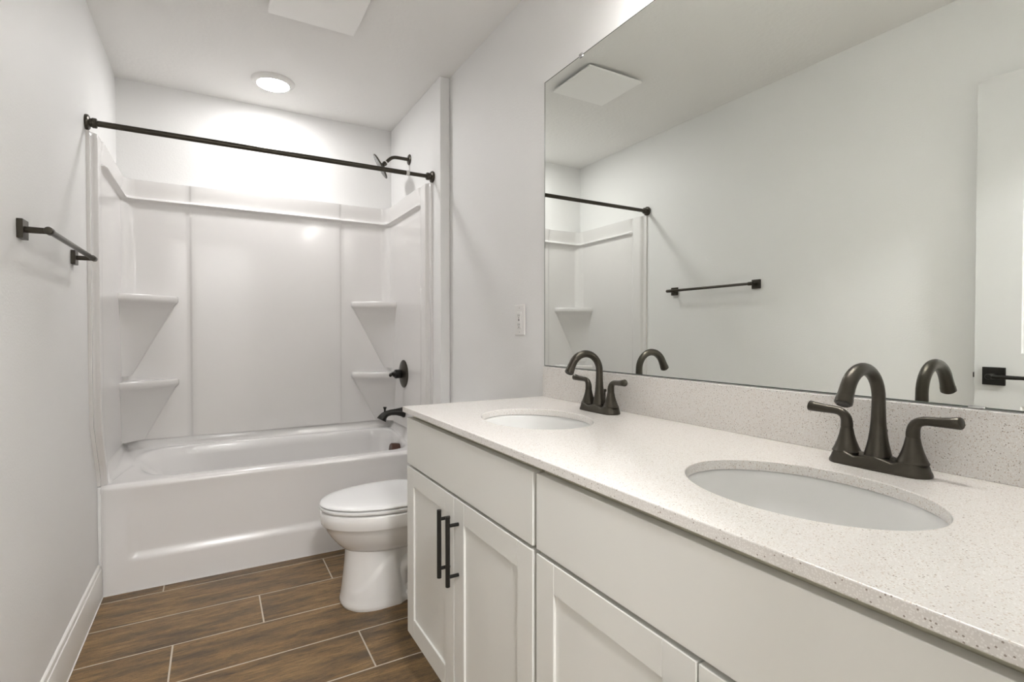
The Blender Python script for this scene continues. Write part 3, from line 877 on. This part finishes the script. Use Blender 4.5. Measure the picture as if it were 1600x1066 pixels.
# ------------------------------------------------------------------ outlet
ou = empty('wall_outlet', (W, 1.7935, 1.174), 'white outlet plate on the right wall just left of the mirror', 'outlet')
bm = nb(); box(bm, W-0.006, W-0.0001, 1.7545, 1.8325, 1.113, 1.235, 0.0025, 2); obj('cover_plate', bm, M['plastic'], ou, 12)
bm = nb(); box(bm, W-0.0085, W-0.005, 1.7765, 1.8105, 1.140, 1.208, 0.0012, 1); rc = obj('receptacle', bm, M['plastic'], ou)
def slot(nm, par, *bx):
    bm = nb(); box(bm, *bx); o = obj(nm, bm, M['slot'], None, 0); o.parent = par
    return o
for zc in (1.192, 1.156):
    slot('slot', rc, W-0.0089, W-0.0083, 1.7865, 1.7885, zc-0.004, zc+0.004)
    slot('slot', rc, W-0.0089, W-0.0083, 1.7985, 1.8005, zc-0.0045, zc+0.0045)
    bm = nb(); lathe(bm, (W-0.0083, 1.7935, zc-0.010), (-1, 0, 0), [(0, 0.0024), (0.0006, 0.0024)], 10); o = obj('ground_hole', bm, M['slot'], None); o.parent = rc
slot('reset_button', rc, W-0.0089, W-0.0083, 1.790, 1.797, 1.171, 1.177)
for z in (1.1245, 1.2215):
    o = slot('screw', None, W-0.0064, W-0.0058, 1.7915, 1.7955, z, z+0.002); o.parent = ou; o.matrix_parent_inverse = Matrix.Translation(-Vector(ou.location))

# ------------------------------------------------------------------ towel bar
tb = empty('towel_bar', (0.0, 2.075, 1.388), 'black towel bar with square mounts on the left wall', 'towel bar')
TZ = 1.388
for y in (1.787, 2.363):
    bm = nb(); box(bm, 0.0001, 0.013, y-0.0245, y+0.0245, TZ-0.0245, TZ+0.0245, 0.0012); obj('mount', bm, M['bronze'], tb, 12)
    bm = nb(); tube(bm, [(0.012, y, TZ), (0.058, y, TZ)], [0.0085, 0.0078], 20)
    obj('post', bm, M['bronze'], tb)
bm = nb(); lathe(bm, (0.060, 1.771, TZ), (0, 1, 0), [(-0.001, 0), (0, 0.0085), (0.003, 0.0102), (0.026, 0.0102), (0.029, 0.0085), (0.030, 0.0078), (0.562, 0.0078), (0.563, 0.0085), (0.566, 0.0102), (0.606, 0.0095), (0.609, 0.008), (0.610, 0)], 24); obj('bar', bm, M['bronze'], tb)

# ------------------------------------------------------------------ toilet
TYC = 2.200
to = empty('toilet', (1.15, TYC, 0), 'white two piece toilet with closed lid between the tub and the vanity', 'toilet')
def egg(xf, xb, hw, z, n=72, p=2.0, k=0.60):
    """elongated outline: nose towards -x; widest at fraction k of the length"""
    pts = []
    xm = xf + (xb-xf)*k
    for i in range(n):
        a = 2*PI*i/n
        c, s = math.cos(a), math.sin(a)
        if c < 0:
            x = xm + (xm-xf)*c; y = hw*s
        else:
            q = 2.0/3.2
            x = xm + (xb-xm)*abs(c)**q; y = hw*(1 if s > 0 else -1)*abs(s)**(q if False else 0.85)
        pts.append((x, TYC+y, z))
    return pts
bm = nb()
rings = []
for z, xf, xb, hw in ((0.222, 0.915, 1.20, 0.085), (0.226, 0.900, 1.215, 0.105), (0.233, 0.890, 1.225, 0.120), (0.248, 0.874, 1.235, 0.136), (0.268, 0.856, 1.245, 0.150), (0.292, 0.838, 1.250, 0.163), (0.318, 0.822, 1.255, 0.174), (0.338, 0.811, 1.258, 0.1805), (0.341, 0.806, 1.260, 0.1835), (0.345, 0.803, 1.260, 0.1855), (0.372, 0.800, 1.262, 0.1875), (0.392, 0.801, 1.262, 0.187), (0.397, 0.805, 1.260, 0.184), (0.398, 0.84, 1.24, 0.15)):
    rings.append(egg(xf, xb, hw, z))
loft(bm, rings, cap0=True, cap1=True)
obj('bowl', bm, M['porcelain'], to, 60)
# pedestal: broad front column, waisted behind, with the trapway relief
bm = nb()
def ped(z, xf, hw1, hw2, xw, xb):
    pts = []
    n = 18
    half = []
    for i in range(n+1):
        a = PI/2*i/n
        half.append((xf+0.13*(1-math.cos(a)), hw1*math.sin(a)**0.85))
    for i in range(1, 5): half.append((xf+0.13+(xw-xf-0.13)*i/4, hw1-0.003*i/4))
    for i in range(1, 9):
        f = i/8; half.append((xw+0.05*f, (hw1-0.003)+(hw2-hw1+0.003)*sstep(0, 1, f)))
    for i in range(1, 7): half.append((xw+0.05+(xb-xw-0.05)*i/6, hw2))
    pts = [(x, TYC-y, z) for x, y in half] + [(x, TYC+y, z) for x, y in reversed(half[1:])]
    return pts
rings = []
keys = ((0.0, 0.880, 0.119, 0.100, 1.088), (0.010, 0.876, 0.121, 0.101, 1.088), (0.022, 0.877, 0.120, 0.098, 1.088), (0.034, 0.880, 0.118, 0.075, 1.087), (0.07, 0.885, 0.114, 0.068, 1.083), (0.12, 0.891, 0.109, 0.066, 1.078), (0.17, 0.896, 0.104, 0.070, 1.073), (0.21, 0.899, 0.101, 0.080, 1.070), (0.236, 0.900, 0.100, 0.090, 1.068))
zl_ = [0, 0.005, 0.010, 0.016, 0.022, 0.028, 0.034, 0.045] + [0.055+0.005*i for i in range(37)]
for z in zl_:
    for a, b_ in zip(keys, keys[1:]):
        if a[0] <= z <= b_[0]+1e-9: break
    f = (z-a[0])/(b_[0]-a[0])
    _, xf, h1, h2, xw = [p+(q-p)*f for p, q in zip(a, b_)]
    rg = []
    for (x, y, z_) in ped(z, xf, h1, h2, xw, 1.42):
        zc = 0.075 + 0.125*sstep(0.905, 1.075, x)
        bulge = 0.0065*(1-sstep(zc-0.012, zc+0.010, z))*sstep(0.89, 0.93, x)*(1-sstep(xw, xw+0.03, x))
        rg.append((x, y + math.copysign(bulge, y-TYC), z_))
    rings.append(rg)
loft(bm, rings, cap0=True, cap1=True)
obj('pedestal', bm, M['porcelain'], to, 60)
# trapway bulge on each flank
bm = nb()
for s in (-1, 1):
    pts = [(1.40, TYC+s*0.055, 0.10), (1.33, TYC+s*0.060, 0.16), (1.25, TYC+s*0.062, 0.195), (1.17, TYC+s*0.060, 0.175), (1.12, TYC+s*0.055, 0.12), (1.12, TYC+s*0.05, 0.06)]
    tube(bm, pts, [0.03, 0.036, 0.038, 0.038, 0.035, 0.03], 20)
obj('trapway', bm, M['porcelain'], to, 60)
bm = nb()
for s in (-1, 1):
    rings = []
    lathe(bm, (1.140, TYC+s*0.092, 0.018), (0, 0, 1), [(0, 0.014), (0.010, 0.0135), (0.016, 0.010), (0.018, 0.0)], 20)
    break
obj('bolt_cap', bm, M['seat'], to)
bm = nb(); lathe(bm, (1.140, TYC+0.092, 0.018), (0, 0, 1), [(0, 0.014), (0.010, 0.0135), (0.016, 0.010), (0.018, 0.0)], 20); obj('bolt_cap', bm, M['seat'], to)
# shelf of the bowl under the tank
bm = nb()
def bshelf(z, g): return [(1.20, TYC-0.10-g, z), (1.30, TYC-0.115-g, z), (1.48, TYC-0.12-g, z), (1.48, TYC+0.12+g, z), (1.30, TYC+0.115+g, z), (1.20, TYC+0.10+g, z)]
loft(bm, [bshelf(0.20, -0.05), bshelf(0.28, -0.02), bshelf(0.35, 0.0), bshelf(0.385, 0.003), bshelf(0.392, 0.0)], cap0=True, cap1=True); obj('deck', bm, M['porcelain'], to, 60)
# seat and lid
bm = nb()
loft(bm, [egg(0.815, 1.262, 0.172, 0.4005), egg(0.801, 1.264, 0.1845, 0.4030), egg(0.7975, 1.264, 0.1875, 0.408), egg(0.7985, 1.264, 0.187, 0.4145), egg(0.802, 1.262, 0.184, 0.4165), egg(0.815, 1.26, 0.17, 0.4170)], cap0=True, cap1=True); obj('seat', bm, M['seat'], to, 50)
bm = nb()
loft(bm, [egg(0.818, 1.268, 0.168, 0.4195), egg(0.803, 1.270, 0.1825, 0.4208), egg(0.8005, 1.270, 0.1850, 0.4222), egg(0.7985, 1.270, 0.1865, 0.4245), egg(0.800, 1.270, 0.1855, 0.4295), egg(0.806, 1.268, 0.181, 0.4335), egg(0.83, 1.255, 0.162, 0.4362), egg(0.87, 1.225, 0.13, 0.438), egg(0.95, 1.17, 0.07, 0.4392)], cap0=True, cap1=True); obj('lid', bm, M['seat'], to, 50)
for s in (-1, 1):
    bm = nb(); tube(bm, [(1.272, TYC+s*0.075-0.022, 0.415), (1.272, TYC+s*0.075+0.022, 0.415)], 0.011, 16)
    obj('seat_hinge', bm, M['seat'], to)
# tank
def rbox(bm, x0, x1, y0, y1, z, r): return [(x, y, z) for x, y in rrect(x0, x1, y0, y1, r, 6, 4)]
bm = nb()
loft(bm, [rbox(bm, 1.335, 1.485, TYC-0.185, TYC+0.185, 0.392, 0.03), rbox(bm, 1.325, 1.488, TYC-0.195, TYC+0.195, 0.41, 0.035), rbox(bm, 1.315, 1.490, TYC-0.205, TYC+0.205, 0.70, 0.035)], cap0=True, cap1=True); obj('tank', bm, M['porcelain'], to, 60)
bm = nb()
loft(bm, [rbox(bm, 1.310, 1.492, TYC-0.210, TYC+0.210, 0.7005, 0.035), rbox(bm, 1.305, 1.494, TYC-0.215, TYC+0.215, 0.705, 0.04), rbox(bm, 1.305, 1.494, TYC-0.215, TYC+0.215, 0.728, 0.04), rbox(bm, 1.315, 1.488, TYC-0.205, TYC+0.205, 0.736, 0.04)], cap0=True, cap1=True); obj('tank_lid', bm, M['porcelain'], to, 60)

# ------------------------------------------------------------------ vanity light above the mirror (out of frame, seen only by its light)
for vy, lab in ((0.70, 'four globe vanity light bar on the wall above the mirror'),):
    vl = empty('vanity_light', (W, vy, 2.31), lab, 'wall light')
    bm = nb(); box(bm, W-0.022, W-0.0002, vy-0.39, vy+0.39, 2.275, 2.345, 0.004); obj('backplate', bm, M['bronze'], vl)
    for y in (vy-0.30, vy-0.10, vy+0.10, vy+0.30):
        bm = nb(); tube(bm, [(W-0.02, y, 2.315), (W-0.12, y, 2.315), (W-0.145, y, 2.308), (W-0.15, y, 2.285), (W-0.15, y, 2.27)], 0.009, 12); obj('arm', bm, M['bronze'], vl)
        bm = nb(); lathe(bm, (W-0.15, y, 2.285), (0, 0, -1), [(0, 0.022), (0.008, 0.030), (0.03, 0.042), (0.07, 0.055), (0.10, 0.062), (0.10, 0.060), (0.07, 0.053), (0.03, 0.040), (0.012, 0.03)], 32); obj('lamp_shade', bm, M['shade'], vl, 60, recalc=False)
        bm = nb(); lathe(bm, (W-0.15, y, 2.268), (0, 0, -1), [(0, 0.012), (0.01, 0.016), (0.03, 0.030), (0.05, 0.036), (0.07, 0.032), (0.082, 0.018), (0.086, 0)], 24); obj('bulb', bm, M['globe'], vl)

# ------------------------------------------------------------------ unseen fill light added in the hall to brighten the room from behind the camera
hl = empty('hall_fill_light', (0.55, -0.75, H), 'round fill light added on the hall ceiling outside the bathroom doorway', 'ceiling light')
bm = nb(); lathe(bm, (0.55, -0.75, H+0.001), (0, 0, -1), [(0, 0.15), (0.015, 0.15), (0.02, 0.14)], 40); obj('trim_ring', bm, M['plastic'], hl)
bm = nb(); lathe(bm, (0.55, -0.75, H-0.018), (0, 0, -1), [(0, 0.14), (0.01, 0.135), (0.03, 0.09), (0.035, 0)], 40); obj('lens', bm, M['hall'], hl)
